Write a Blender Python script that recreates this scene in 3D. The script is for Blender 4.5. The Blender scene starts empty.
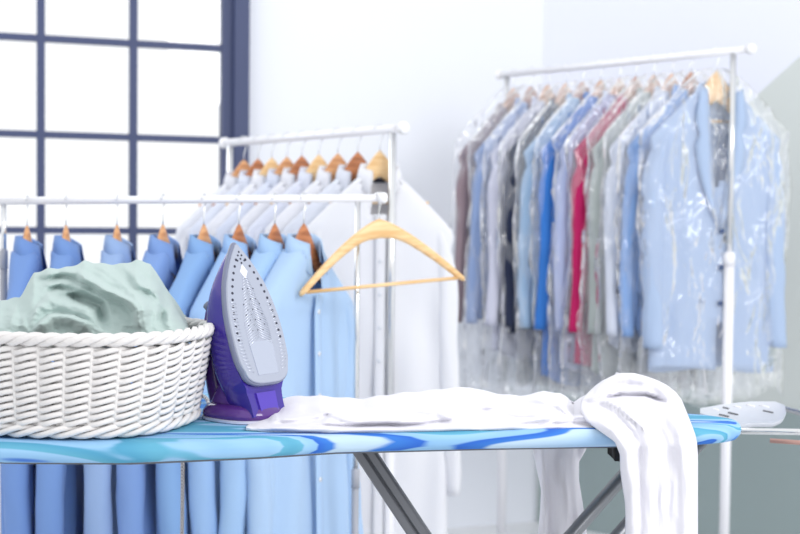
import bpy, math, random
from math import sin, cos, pi, radians
from mathutils import Vector, Matrix, noise

S = bpy.context.scene
COL = S.collection

# ------------------------------------------------------------------ camera
CAM_Z = 1.27
FPX = 1235.0
cam_data = bpy.data.cameras.new('camera')
cam = bpy.data.objects.new('camera', cam_data)
COL.objects.link(cam)
S.camera = cam
cam_data.sensor_width = 36.0
cam_data.lens = FPX / 800.0 * 36.0
PITCH = math.atan2(267.0 - 225.0, FPX)
ROLL = 0.010
cam.matrix_world = (Matrix.Translation((0, 0, CAM_Z)) @ Matrix.Rotation(pi / 2 - PITCH, 4, 'X')
                    @ Matrix.Rotation(ROLL, 4, 'Z'))
cam_data.dof.use_dof = True
cam_data.dof.focus_distance = 1.84
cam_data.dof.aperture_fstop = 5.0
cam_data.clip_start = 0.05

# ------------------------------------------------------------------ world, light, exposure
W = bpy.data.worlds.new('daylight')
S.world = W
W.use_nodes = True
wn = W.node_tree.nodes
wn['Background'].inputs[0].default_value = (0.968, 0.982, 1.0, 1)
wn['Background'].inputs[1].default_value = 1.03

def area(name, loc, target, size, size_y, power, color=(1, 1, 1)):
    l = bpy.data.lights.new(name, 'AREA')
    l.shape = 'RECTANGLE'; l.size = size; l.size_y = size_y; l.energy = power; l.color = color
    o = bpy.data.objects.new(name, l); COL.objects.link(o)
    o.location = loc
    o.rotation_euler = (Vector(target) - Vector(loc)).to_track_quat('-Z', 'Y').to_euler()
    return o
area('added_soft_key', (2.3, 0.2, 2.9), (0.0, 2.5, 0.9), 1.6, 1.4, 62, (1.0, 0.985, 0.97))  # soft key lamp added above front right; no window stands there
area('side_window_daylight', (-1.7, 4.15, 2.6), (0.6, 2.2, 0.7), 1.2, 1.6, 14, (0.93, 0.96, 1.0))

S.view_settings.view_transform = 'Standard'
S.view_settings.look = 'None'
S.view_settings.exposure = 0.14
S.view_settings.gamma = 1.0
S.view_settings.use_curve_mapping = False

# ------------------------------------------------------------------ helpers
RM = cam.matrix_world.to_3x3()

def ray(x, y):
    d = RM @ Vector(((x - 400.0) / FPX, (267.0 - y) / FPX, -1.0))
    return d

def at(x, y, Y):
    """point at depth Y (world y) seen where the photograph shows pixel x, y"""
    d = ray(x, y)
    return Vector((0, 0, CAM_Z)) + d * (Y / d.y)

class MB:
    def __init__(s):
        s.v = []; s.f = []; s.uv = None
    def add(s, vs, fs):
        n = len(s.v)
        s.v += [tuple(v) for v in vs]
        s.f += [tuple(i + n for i in f) for f in fs]
    def box(s, c, d, m=None, bev=0.0):
        c = Vector(c); hx, hy, hz = d[0] / 2, d[1] / 2, d[2] / 2
        if bev <= 0:
            vs = [Vector((a * hx, b * hy, e * hz)) for a in (-1, 1) for b in (-1, 1) for e in (-1, 1)]
            fs = [(0, 1, 3, 2), (4, 6, 7, 5), (0, 4, 5, 1), (2, 3, 7, 6), (0, 2, 6, 4), (1, 5, 7, 3)]
        else:
            vs = []
            for z, k in ((-hz, bev), (-hz + bev, 0), (hz - bev, 0), (hz, bev)):
                for sx, sy in ((-1, -1), (1, -1), (1, 1), (-1, 1)):
                    vs += [Vector((sx * (hx - k - (bev if (sx * sy > 0) else 0)), sy * (hy - k - (0 if (sx * sy > 0) else bev)), z)),
                           Vector((sx * (hx - k - (0 if (sx * sy > 0) else bev)), sy * (hy - k - (bev if (sx * sy > 0) else 0)), z))]
            fs = []
            for i in range(3):
                for j in range(8):
                    a = i * 8 + j; b = i * 8 + (j + 1) % 8
                    fs.append((a, b, b + 8, a + 8))
            fs.append(tuple(reversed(range(8)))); fs.append(tuple(range(24, 32)))
        if m is not None:
            vs = [m @ v for v in vs]
        s.add([v + c for v in vs], fs)
    def loft(s, rings, closed=True, cap=True):
        n = len(rings[0]); vs = [p for r in rings for p in r]; fs = []
        for i in range(len(rings) - 1):
            for j in range(n if closed else n - 1):
                a = i * n + j; b = i * n + (j + 1) % n
                fs.append((a, b, b + n, a + n))
        if cap and closed:
            fs.append(tuple(reversed(range(n))))
            fs.append(tuple(range((len(rings) - 1) * n, len(rings) * n)))
        s.add(vs, fs)
    def tube(s, pts, r, seg=8, ry=None, up=None, cap=True):
        pts = [Vector(p) for p in pts]
        rings = []; prev = None
        for i, p in enumerate(pts):
            if i == 0: t = pts[1] - p
            elif i == len(pts) - 1: t = p - pts[i - 1]
            else: t = (pts[i + 1] - pts[i - 1])
            t.normalize()
            if prev is None:
                u = Vector(up) if up is not None else (Vector((0, 0, 1)) if abs(t.z) < .9 else Vector((1, 0, 0)))
            else: u = prev
            u = (u - t * u.dot(t)).normalized(); prev = u
            w = t.cross(u)
            rr = r[i] if isinstance(r, (list, tuple)) else r
            r2 = rr if ry is None else (ry[i] if isinstance(ry, (list, tuple)) else ry)
            rings.append([p + u * rr * cos(2 * pi * k / seg) + w * r2 * sin(2 * pi * k / seg) for k in range(seg)])
        s.loft(rings, True, cap)
    def ringtube(s, pts, r, seg=6, rz=None):
        """closed loop of horizontal-ish points, section r outward, rz upward"""
        n = len(pts); rings = []
        rz = rz or r
        for i in range(n):
            p = Vector(pts[i]); t = (Vector(pts[(i + 1) % n]) - Vector(pts[i - 1])).normalized()
            u = Vector((0, 0, 1)); u = (u - t * u.dot(t)).normalized(); w = t.cross(u)
            rings.append([p + w * r * cos(2 * pi * k / seg) + u * rz * sin(2 * pi * k / seg) for k in range(seg)])
        vs = [p for q in rings for p in q]; fs = []
        for i in range(n):
            i2 = (i + 1) % n
            for j in range(seg):
                j2 = (j + 1) % seg
                fs.append((i * seg + j, i * seg + j2, i2 * seg + j2, i2 * seg + j))
        s.add(vs, fs)
    def build(s, name, mat, parent=None, smooth=True, loc=None, solid=0.0, offs=0.0, sub=0, autos=None):
        me = bpy.data.meshes.new(name)
        me.from_pydata(s.v, [], s.f); me.update()
        if smooth:
            me.polygons.foreach_set('use_smooth', [True] * len(me.polygons))
        me.materials.append(mat)
        o = bpy.data.objects.new(name, me); COL.objects.link(o)
        if parent: o.parent = parent
        if loc is not None: o.location = loc
        if sub:
            q = o.modifiers.new('sub', 'SUBSURF'); q.levels = sub; q.render_levels = sub
        if solid:
            q = o.modifiers.new('solid', 'SOLIDIFY'); q.thickness = solid; q.offset = offs
        if autos is not None:
            me.set_sharp_from_angle(angle=radians(autos))
        return o

def thing(name, label, cat, loc=(0, 0, 0), rz=0.0, group=None):
    o = bpy.data.objects.new(name, None); COL.objects.link(o)
    o.empty_display_size = .05
    o.location = loc; o.rotation_euler = (0, 0, rz)
    return tag(o, label, cat, group)

def tag(o, label, cat, group=None):
    o['label'] = label; o['category'] = cat
    if group: o['group'] = group
    return o

def struct(o):
    o['kind'] = 'structure'
    return o

def fn(x, y, z, s=1.0):
    return noise.noise(Vector((x * s, y * s, z * s)))

# ------------------------------------------------------------------ materials
def mat(name, col, rough=.6, metal=0.0, spec=.5, sheen=0.0, bump=0.0, bscale=60.0, alpha=None, sss=0.0, trans=0.0):
    m = bpy.data.materials.new(name); m.use_nodes = True
    nt = m.node_tree; b = nt.nodes['Principled BSDF']
    b.inputs['Base Color'].default_value = (*col, 1)
    b.inputs['Roughness'].default_value = rough
    b.inputs['Metallic'].default_value = metal
    b.inputs['Specular IOR Level'].default_value = spec
    b.inputs['Sheen Weight'].default_value = sheen
    if trans: b.inputs['Transmission Weight'].default_value = trans
    if bump:
        t = nt.nodes.new('ShaderNodeTexNoise'); t.inputs['Scale'].default_value = bscale
        t.inputs['Detail'].default_value = 3
        tc = nt.nodes.new('ShaderNodeTexCoord')
        nt.links.new(tc.outputs['Object'], t.inputs['Vector'])
        u = nt.nodes.new('ShaderNodeBump'); u.inputs['Strength'].default_value = bump
        u.inputs['Distance'].default_value = .004
        nt.links.new(t.outputs['Fac'], u.inputs['Height']); nt.links.new(u.outputs['Normal'], b.inputs['Normal'])
    return m

def srgb(r, g, b):
    f = lambda c: (c / 255) / 12.92 if c / 255 <= .04045 else ((c / 255 + .055) / 1.055) ** 2.4
    return (f(r), f(g), f(b))

def cloth_mat(name, col, rough=.85, bump=.25, bscale=25, trl=0.24):
    """woven fabric: soft diffuse with a little light passing through"""
    m = mat(name, col, rough, sheen=.15, spec=.25, bump=bump, bscale=bscale)
    nt = m.node_tree; b = nt.nodes['Principled BSDF']; out = nt.nodes['Material Output']
    t = nt.nodes.new('ShaderNodeBsdfTranslucent'); t.inputs[0].default_value = (*col, 1)
    mx = nt.nodes.new('ShaderNodeMixShader'); mx.inputs[0].default_value = trl
    nt.links.new(b.outputs[0], mx.inputs[1]); nt.links.new(t.outputs[0], mx.inputs[2])
    nt.links.new(mx.outputs[0], out.inputs[0])
    return m

def wood_mat(name, c1, c2):
    m = mat(name, c1, .42, spec=.4)
    nt = m.node_tree; b = nt.nodes['Principled BSDF']
    tc = nt.nodes.new('ShaderNodeTexCoord'); mp = nt.nodes.new('ShaderNodeMapping')
    mp.inputs['Scale'].default_value = (6, 60, 60)
    t = nt.nodes.new('ShaderNodeTexNoise'); t.inputs['Scale'].default_value = 2.0; t.inputs['Detail'].default_value = 4
    r = nt.nodes.new('ShaderNodeValToRGB')
    r.color_ramp.elements[0].position = .35; r.color_ramp.elements[0].color = (*c2, 1)
    r.color_ramp.elements[1].position = .6; r.color_ramp.elements[1].color = (*c1, 1)
    nt.links.new(tc.outputs['Object'], mp.inputs[0]); nt.links.new(mp.outputs[0], t.inputs['Vector'])
    nt.links.new(t.outputs['Fac'], r.inputs[0]); nt.links.new(r.outputs[0], b.inputs['Base Color'])
    return m

M = {}
M['wall'] = mat('wall_paint', srgb(240, 243, 250), .9, spec=.2, bump=.05, bscale=90)
M['floor'] = mat('pale_floor', srgb(225, 226, 228), .5, bump=.03, bscale=30)
M['frame'] = mat('window_frame_paint', srgb(66, 76, 112), .55)
M['chrome'] = mat('chrome', (.78, .79, .8), .18, metal=1.0)
M['white_metal'] = mat('white_powder_coat', srgb(240, 240, 245), .35)
M['white_plastic'] = mat('white_plastic', srgb(245, 245, 247), .4)
M['grey_steel'] = mat('grey_steel', srgb(140, 143, 148), .35, metal=.55)
M['dark_steel'] = mat('dark_grey_steel', srgb(104, 106, 112), .4, metal=.3)
M['black_rubber'] = mat('black_rubber', srgb(45, 45, 48), .8)
M['wood'] = wood_mat('hanger_wood', srgb(222, 168, 120), srgb(196, 134, 88))
M['wood_light'] = wood_mat('pale_hanger_wood', srgb(240, 205, 155), srgb(226, 182, 126))
M['wood_dark'] = wood_mat('dark_hanger_wood', srgb(196, 128, 84), srgb(160, 96, 60))
M['label_dark'] = mat('woven_label', srgb(60, 66, 84), .8)
M['button'] = mat('shirt_button', srgb(228, 232, 240), .3)
M['dark_button'] = mat('dark_button', srgb(70, 90, 130), .3)
M['wicker'] = mat('white_wicker', srgb(224, 221, 220), .55, bump=.35, bscale=120)
M['wicker_in'] = mat('wicker_inner', srgb(196, 190, 186), .7)

# ------------------------------------------------------------------ the room
# window wall: runs from near left to far right; corner; then the painted wall
WA = at(235, 225, 4.85); WDIR = Vector((cos(radians(19)), sin(radians(19)), 0)); WN = Vector((WDIR.y, -WDIR.x, 0))
WA.z = 0
def on_wall(x, y, A=WA, N=WN):
    d = ray(x, y); o = Vector((0, 0, CAM_Z))
    return o + d * ((A - o).dot(N) / d.dot(N))
CORNER = on_wall(543, 40); CORNER.z = 0
PDIR = Vector((cos(radians(-35)), sin(radians(-35)), 0)); PN = Vector((PDIR.y, -PDIR.x, 0))
def u_of(p): return (p - WA).dot(WDIR)
H = 3.0

def wall_box(m, A, D, N, u0, u1, z0, z1, t0=0.0, t1=.12):
    """box on a wall plane: t measured away from the room"""
    vs = []
    for u in (u0, u1):
        for z in (z0, z1):
            for t in (t0, t1):
                p = A + D * u - N * t; vs.append((p.x, p.y, z))
    m.add(vs, [(0, 1, 3, 2), (4, 6, 7, 5), (0, 4, 5, 1), (2, 3, 7, 6), (0, 2, 6, 4), (1, 5, 7, 3)])

p222 = on_wall(222, 137); p247 = on_wall(247, 137); p133 = on_wall(133, 137); p41 = on_wall(41, 137)
z_mid = p133.z; z_up = on_wall(133, 43).z; z_lo = on_wall(133, 231).z
uF0, uF1 = u_of(p222), u_of(p247)
pane_w = (u_of(p222) - u_of(p41)) / 2.0
pane_h = (z_up - z_lo) / 2.0
WIN_L = uF0 - 4 * pane_w - .12
WIN_B = z_lo - 2 * pane_h - .05
WIN_T = z_up + pane_h + .05
m = MB(); uc = u_of(CORNER)
wall_box(m, WA, WDIR, WN, uF1 - .005, uc, 0, H)
wall_box(m, WA, WDIR, WN, WIN_L - .6, uF1 - .005, WIN_T, H)
wall_box(m, WA, WDIR, WN, WIN_L - .6, uF1 - .005, 0, WIN_B)
wall_box(m, WA, WDIR, WN, WIN_L - .6, WIN_L, WIN_B, WIN_T)
struct(m.build('wall_back', M['wall'], smooth=False))
# painted wall: white above a slanted line, pale green grey below it, darker grey green band along the bottom
PA = CORNER.copy()
def on_p(x, y): return on_wall(x, y, PA, PN)
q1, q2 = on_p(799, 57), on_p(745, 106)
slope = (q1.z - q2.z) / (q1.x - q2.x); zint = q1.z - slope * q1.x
lower_band_z = on_p(790, 412).z
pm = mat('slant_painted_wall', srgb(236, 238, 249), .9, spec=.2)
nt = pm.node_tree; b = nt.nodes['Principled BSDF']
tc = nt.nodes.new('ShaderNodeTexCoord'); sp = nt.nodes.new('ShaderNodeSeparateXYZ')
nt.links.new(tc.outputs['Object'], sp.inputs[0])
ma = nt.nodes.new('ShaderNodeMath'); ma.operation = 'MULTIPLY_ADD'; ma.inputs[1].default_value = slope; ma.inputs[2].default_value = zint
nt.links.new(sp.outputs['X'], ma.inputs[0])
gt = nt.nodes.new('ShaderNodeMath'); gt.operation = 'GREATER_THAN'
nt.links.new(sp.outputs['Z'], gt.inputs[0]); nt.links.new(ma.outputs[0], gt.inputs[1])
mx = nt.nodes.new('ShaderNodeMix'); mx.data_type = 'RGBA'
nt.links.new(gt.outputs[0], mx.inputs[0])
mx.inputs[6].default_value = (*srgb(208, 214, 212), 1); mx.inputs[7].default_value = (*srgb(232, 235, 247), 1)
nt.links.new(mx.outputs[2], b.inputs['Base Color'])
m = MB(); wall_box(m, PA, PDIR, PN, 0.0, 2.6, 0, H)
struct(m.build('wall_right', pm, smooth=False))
M['lower_band'] = mat('grey_green_band', srgb(152, 166, 167), .75, spec=.25)
m = MB(); wall_box(m, PA, PDIR, PN, 0.02, 2.6, 0, lower_band_z, -.02, 0.0)
struct(m.build('wall_band_1', M['lower_band'], smooth=False))
m = MB(); m.box((0, 2.2, -.05), (9, 9.5, .1))
struct(m.build('floor', M['floor'], smooth=False))

# window
win = MB()
for k in (-.0,):
    wall_box(win, WA, WDIR, WN, uF0, uF0 + (uF1 - uF0) * .42, WIN_B, WIN_T, -.005, .06)
    wall_box(win, WA, WDIR, WN, uF0 + (uF1 - uF0) * .42, uF1, WIN_B, WIN_T, -.04, .06)
wall_box(win, WA, WDIR, WN, WIN_L, WIN_L + .1, WIN_B, WIN_T, -.03, .06)
wall_box(win, WA, WDIR, WN, WIN_L, uF1, WIN_B, WIN_B + .05, -.03, .06)
wall_box(win, WA, WDIR, WN, WIN_L, uF1, WIN_T - .05, WIN_T, -.03, .06)
wo = struct(win.build('window_1', M['frame'], smooth=False))
mu = MB()
bw = .0145
for i in range(1, 4):
    u = uF0 - i * pane_w
    wall_box(mu, WA, WDIR, WN, u - bw, u + bw, WIN_B, WIN_T, 0.0, .035)
for k in range(-1, 3):
    z = z_lo + (k) * pane_h
    wall_box(mu, WA, WDIR, WN, WIN_L, uF0, z - .0125, z + .0125, 0.004, .031)
mu.build('glazing_bars', M['frame'], wo, smooth=False)
gm = mat('window_glass', (1, 1, 1), .02)
nt = gm.node_tree; nt.nodes.remove(nt.nodes['Principled BSDF'])
tr = nt.nodes.new('ShaderNodeBsdfTransparent'); gl = nt.nodes.new('ShaderNodeBsdfGlossy'); gl.inputs['Roughness'].default_value = .02
fr = nt.nodes.new('ShaderNodeFresnel'); mxs = nt.nodes.new('ShaderNodeMixShader')
nt.links.new(fr.outputs[0], mxs.inputs[0]); nt.links.new(tr.outputs[0], mxs.inputs[1]); nt.links.new(gl.outputs[0], mxs.inputs[2])
nt.links.new(mxs.outputs[0], nt.nodes['Material Output'].inputs[0])
g = MB(); wall_box(g, WA, WDIR, WN, WIN_L + .05, uF0 + .01, WIN_B + .02, WIN_T - .02, .015, .019)
g.build('window_pane', gm, wo, smooth=False)

# ------------------------------------------------------------------ clothes racks
def make_rack(name, label, A, B, rr, inset0, inset1, thin, thick, split0, split1, mrail, mthick, mthin):
    """A,B rail ends; uprights at inset from the ends; telescopic joint at height split"""
    A = Vector(A); B = Vector(B); D = (B - A); L = D.length; D.normalize()
    Dh = Vector((D.x, D.y, 0)).normalized(); Nn = Vector((-Dh.y, Dh.x, 0))
    base = Vector(((A.x + B.x) / 2, (A.y + B.y) / 2, 0))
    t = thing(name, label, 'clothes rack', base)
    r = MB(); r.tube([A - base, B - base], rr, 14); r.build('hanging_rail', mrail, t)
    for end, s in ((A, -1), (B, 1)):
        c = MB(); p = end - base
        c.tube([p - D * s * .012, p + D * s * .004, p + D * s * .009, p + D * s * .011], [rr * 1.45, rr * 1.45, rr * 1.1, rr * .5], 14)
        c.build('end_cap', M['white_plastic'], t)
    for P, sp_ in ((A + D * inset0, split0), (B - D * inset1, split1)):
        p = P - base
        u = MB(); u.tube([(p.x, p.y, sp_ - .02), (p.x, p.y, p.z - rr * .6)], thin, 12); u.build('upper_post', mthin, t)
        l = MB(); l.tube([(p.x, p.y, .07), (p.x, p.y, sp_ - .03)], thick, 12)
        lo = l.build('lower_post', mthick, t)
        k = MB(); k.tube([(p.x, p.y, sp_ - .045), (p.x, p.y, sp_ - .005), (p.x, p.y, sp_)], [thick * 1.12, thick * 1.12, thin * 1.05], 12)
        k.build('joint_collar', mthick, t)
        f = MB(); q = Vector((p.x, p.y, .075))
        f.tube([q - Nn * .2, q + Nn * .2], .014, 10); f.build('foot', mthick, t)
        for s in (-1, 1):
            c = q + Nn * s * .18; w = MB()
            w.tube([c + Dh * .012 - Vector((0, 0, .045)), c - Dh * .012 - Vector((0, 0, .045))], .03, 16)
            w.tube([c, c - Vector((0, 0, .045))], .006, 8)
            w.build('caster', M['white_plastic'], t)
    lowz = .12
    p0 = A + D * inset0 - base; p1 = B - D * inset1 - base
    r = MB(); r.tube([(p0.x, p0.y, lowz), (p1.x, p1.y, lowz)], .01, 10); r.build('lower_bar', mthick, t)
    return t

D1 = 2.8
R1A, R1B = at(-14, 201, D1), at(383, 198, D1)
make_rack('clothes_rack', 'low white rack with horizontal rail of blue shirts and one empty hanger',
          R1A, R1B, .0088, .04, .057, .006, .0085, at(5, 249, D1).z, at(357, 249, D1).z - .5, M['white_metal'], mat('backlit_grey_tube', srgb(165, 168, 178), .4), M['chrome'])  # white lower tubes: their backlit shade is put into the grey colour
R2A, R2B = at(224, 143, 4.07), at(404, 128, 3.5)
make_rack('clothes_rack', 'white rack in the middle packed with white shirts',
          R2A, R2B, .0125, .03, .045, .011, .014, .8, .7, M['white_metal'], M['white_metal'], M['chrome'])
R3A, R3B = at(499, 75, 4.62), at(752, 49, 3.88)
make_rack('clothes_rack', 'tall white rack at right with jackets in clear plastic covers',
          R3A, R3B, .0115, .04, .065, .0095, .0165, 1.2, at(728, 252, 3.9).z, M['white_metal'], M['white_metal'], M['chrome'])

# ------------------------------------------------------------------ hangers
def make_hanger(label, loc, rz, wood, hw=.215, drop=.115, hook=.055, rail_r=.009, tilt=0.0, bar=True, group=None, th=.006, hh=.017, shaped=True, hump=.056):
    """local origin at the rail centre; the wood hangs below the hook"""
    t = thing('clothes_hanger', label, 'hanger', loc, rz, group)
    t.rotation_euler = (0, tilt, rz)
    h = MB(); rings = []
    n = 28
    for i in range(n + 1):
        s = -1 + 2 * i / n
        x = hw * s
        a = abs(s)
        if shaped: z = -hook - hump * (1 - math.exp(-(x / .062) ** 2)) - drop * a
        else: z = -hook - drop * (a ** 1.35 * .92 + .08 * a)
        hgt = hh * (1.0 - .45 * a) + .006 * math.exp(-(a / .16) ** 2)
        if a > .97: hgt *= .7
        bow = 0.0 if shaped else -.010 * a * a
        tk = th * (1 + .35 * a)
        rings.append([(x, bow + tk * cos(k * pi / 5), z - hgt + hgt * sin(k * pi / 5)) for k in range(10)])
    h.loft(rings)
    h.build('wooden_arms', wood, t)
    k = MB()
    pts = [(0, 0, -hook + .0), (0, 0, -rail_r - .012)]
    R = rail_r + .0022
    for j in range(0, 15):
        a = -pi / 2 - .5 + 1.0 * (-1) * 0
    pts = [(0, 0, -hook - .008), (0, 0, -hook + .012), (R * .35, 0, -R * 1.45)]
    for j in range(13):
        a = radians(-35 + j * 18)
        pts.append((R * cos(a), 0, R * sin(a)))
    k.tube(pts, .0016, 6); k.build('hook', M['chrome'], t)
    if bar:
        b_ = MB(); zb = -hook - drop - .006 - (.03 if shaped else 0)
        b_.tube([(-hw * .93, -.008 if not shaped else 0, zb + .002), (hw * .93, -.008 if not shaped else 0, zb + .002)], .0042, 8)
        b_.build('trouser_bar', wood, t)
    return t

# ------------------------------------------------------------------ garments
def spow(c, e): return math.copysign(abs(c) ** e, c)

def garment(t, fabric, seed=0, dflare=.12, hw=.225, L=.74, dep=.045, hook=.055, hdrop=.115, flare=1.0, v_open=.10, v_wide=.045,
            sleeves=True, collar='shirt', slen=.6, folds=1.0, buttons=None, lbl=True, sl_r=.052, front_open=0.0, nt_=64, nz=44, lapelmat=None):
    """shirt or jacket hanging from the rail; local z=0 rail centre, front towards -y"""
    rnd = random.Random(seed)
    z0 = -hook - .060          # neck line
    ph = rnd.random() * 10
    k1, k2 = rnd.choice((5, 6, 7)), rnd.choice((9, 11))
    neck = .054
    rings = []
    def section(tt):
        """half width, half depth at distance tt below the neck line"""
        sh = hdrop + .012
        if tt < sh:
            q = tt / sh
            a = neck + (hw - neck) * q ** .95
            d_ = dep * (.55 + .45 * q)
            d_ = max(d_, .03)
        else:
            q = (tt - sh) / (L - sh)
            a = hw * (1 - .15 * math.sin(min(1, q * 3.5) * pi / 2)) + hw * .10 * flare * q
            d_ = dep * (1 + dflare * q * flare)
        return a, d_
    for i in range(nz + 1):
        q = i / nz
        tt = L * (q ** 1.25)
        a, d_ = section(tt)
        ring = []
        for j in range(nt_):
            th = 2 * pi * j / nt_ - pi / 2      # j=0 front centre
            x = a * spow(cos(th), .75); y = d_ * spow(sin(th), .6)
            g_ = min(1, max(0, (tt - .06) / .3)) * folds
            wav = (sin(k1 * th + ph + 1.5 * sin(2 * tt * 4 + ph)) * .0075 + sin(k2 * th - ph * 2 + tt * 3) * .0045) * g_
            wav += fn(x * 7 + seed * 3.1, y * 7, tt * 5, 1.0) * .008 * folds
            # rounding towards the side so that the front does not stay a plane
            y2 = y + (wav if abs(y) > .004 else 0) * (1 if y > 0 else -1) * -1
            x2 = x + fn(seed * 5.0, tt * 5, ph) * .008 * g_
            z = z0 - tt
            if tt < .001: z += 0
            # front neckline dips
            if y < 0 and tt < .06: z -= .02 * (1 - abs(x) / neck if abs(x) < neck else 0) * (1 - tt / .06)
            if i == nz: z += .02 * sin(th * 2 + ph) * .6 - .03 * (abs(cos(th)) ** 3) * (-1 if collar == 'shirt' else 0)
            ring.append((x2, y2, z))
        rings.append(ring)
    m = MB()
    vs = [p for r in rings for p in r]; fs = []
    for i in range(nz):
        tt = L * (((i + .5) / nz) ** 1.25)
        for j in range(nt_):
            jj = (j + 1) % nt_
            mid = (rings[i][j][0] + rings[i][jj][0]) / 2; my = (rings[i][j][1] + rings[i][jj][1]) / 2
            if my < 0:
                if tt < v_open and abs(mid) < v_wide * (1 - tt / v_open) ** .8: continue
                if front_open and tt > L * .62 and abs(mid - .012) < .02 * ((tt - L * .62) / (L * .38)) * front_open: continue
            a = i * nt_ + j; b = i * nt_ + jj
            fs.append((a, b, b + nt_, a + nt_))
    m.add(vs, fs)
    body = m.build('shirt_body' if collar == 'shirt' else 'jacket_body', fabric, t, solid=.0016, offs=-1)
    # sleeves
    if sleeves:
        for s in (-1, 1):
            rg = []; n = 24; psh = rnd.random() * 9
            x0 = s * (hw - .012); zt = z0 - hdrop - .0
            for i in range(n + 1):
                q = i / n
                r = sl_r * (1 - .30 * q) * min(1, .72 + q * 4)
                if collar == 'shirt' and q > .93: r *= .9
                cx = s * (hw - .040 + .016 * min(1, q * 7) + .020 * q + .010 * q * sin(q * 4 + psh)); cy = .012 * sin(q * 3 + psh) * q - .008 * q
                cz = zt - .018 - slen * q
                ring = []
                for j in range(16):
                    a = 2 * pi * j / 16
                    rr = 1 + .16 * fn(cos(a) * 1.2 + seed, sin(a) * 1.2, q * 7 + psh) + .05 * sin(3 * a + q * 5)
                    ring.append((cx + cos(a) * r * .62 * rr, cy + sin(a) * min(r, dep * 1.1) * .95 * rr, cz + (s * cos(a)) * (-.03) * (1 - q)))
                rg.append(ring)
            c0 = [sum(p[k] for p in rg[0]) / 16 for k in range(3)]
            dome = [[tuple(c0[k] + (p[k] - c0[k]) * f_ + (0, 0, .02 * math.sqrt(1 - f_ * f_))[k] for k in range(3)) for p in rg[0]] for f_ in (.05, .4, .75)]
            sm = MB(); sm.loft(dome + rg, True, False)
            sm.build('sleeve', fabric, t, solid=.0014, offs=-1)
    # collar
    if collar == 'shirt':
        cm = MB(); n = 34; rg = []
        for i in range(n + 1):
            f_ = -1 + 2 * i / n
            a = pi / 2 + f_ * radians(158)
            rx, ry = neck * .98, max(dep * .6, .023)
            e = abs(f_)
            opn = .010 * max(0, e - .6) / .4
            dz = -.022 * max(0, e - .45) / .55
            cx, cy = cos(a), sin(a)
            def P(kx, zz, extra=0):
                return ((rx * kx + opn) * cx, (ry * kx + opn) * cy - extra, z0 + zz + dz)
            tip = .030 * max(0, (e - .62) / .38) ** 1.2
            rg.append([P(.98, -.006), P(.93, .018), P(.96, .033), P(1.05, .035), P(1.16, .016), P(1.27 + tip * 3, -.010 - tip * .9, tip * .2)])
        cm.loft([list(r) for r in zip(*rg)], False, False)
        cm.build('collar', fabric, t, solid=.0016, offs=0)
        pk = MB(); ys = []
        rg = []
        for i in range(16):
            tt = v_open * .85 + (L * .97 - v_open * .85) * i / 15
            a, d_ = section(tt)
            yy = -d_ * 1.0 - .010 - .002
            rg.append([(-.015, yy, z0 - tt), (-.013, yy - .0022, z0 - tt), (.013, yy - .0022, z0 - tt), (.015, yy, z0 - tt)])
        pk.loft(rg, True, True); pk.build('button_placket', fabric, t)
        if buttons:
            for i in range(5):
                tt = v_open + .02 + i * .095
                a, d_ = section(tt); bm_ = MB()
                bm_.tube([(0, -d_ - .0145, z0 - tt), (0, -d_ - .0165, z0 - tt)], .0055, 10)
                bm_.build('button', buttons, t)
    else:
        for s in (-1, 1):
            lp = MB(); rg = []
            n = 12
            for i in range(n + 1):
                q = i / n
                tt = v_open * q
                a, d_ = section(max(tt, .02))
                xi = s * v_wide * (1 - q) ** .8
                wid = .062 * math.sin(min(1, .25 + q * 1.4) * pi / 2) * (1 - q ** 3) + .003
                if .30 < q < .38: wid *= .72
                yy = -d_ - .010
                rg.append([(xi, yy + .004, z0 - tt - .012), (xi + s * wid * .5, yy - .005, z0 - tt - .012), (xi + s * wid, yy - .0025, z0 - tt - .002)])
            lp.loft(rg, False, False); lp.build('lapel', lapelmat or fabric, t, solid=.002)
        cm = MB(); rg = []; n = 26
        for i in range(n + 1):
            f_ = -1 + 2 * i / n
            a = pi / 2 + f_ * radians(140); e = abs(f_)
            rx, ry = neck * 1.0, max(dep * .6, .022)
            def P(kx, zz): return (rx * kx * cos(a), ry * kx * sin(a), z0 + zz - .025 * e * e)
            rg.append([P(.96, -.005), P(.98, .018), P(1.06, .024), P(1.25, .006), P(1.38, -.014)])
        cm.loft([list(r) for r in zip(*rg)], False, False); cm.build('collar', fabric, t, solid=.002, offs=0)
        if buttons:
            for i in range(3):
                tt = v_open + .015 + i * .115
                a, d_ = section(tt); bm_ = MB()
                bm_.tube([(.006, -d_ - .011, z0 - tt), (.006, -d_ - .015, z0 - tt)], .009, 12)
                bm_.build('button', buttons, t)
    if lbl:
        lm = MB(); lm.box((0, max(dep * .62, .03) * .80, z0 - .012), (.042, .002, .014)); lm.build('neck_label', M['label_dark'], t)
    return t

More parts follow.
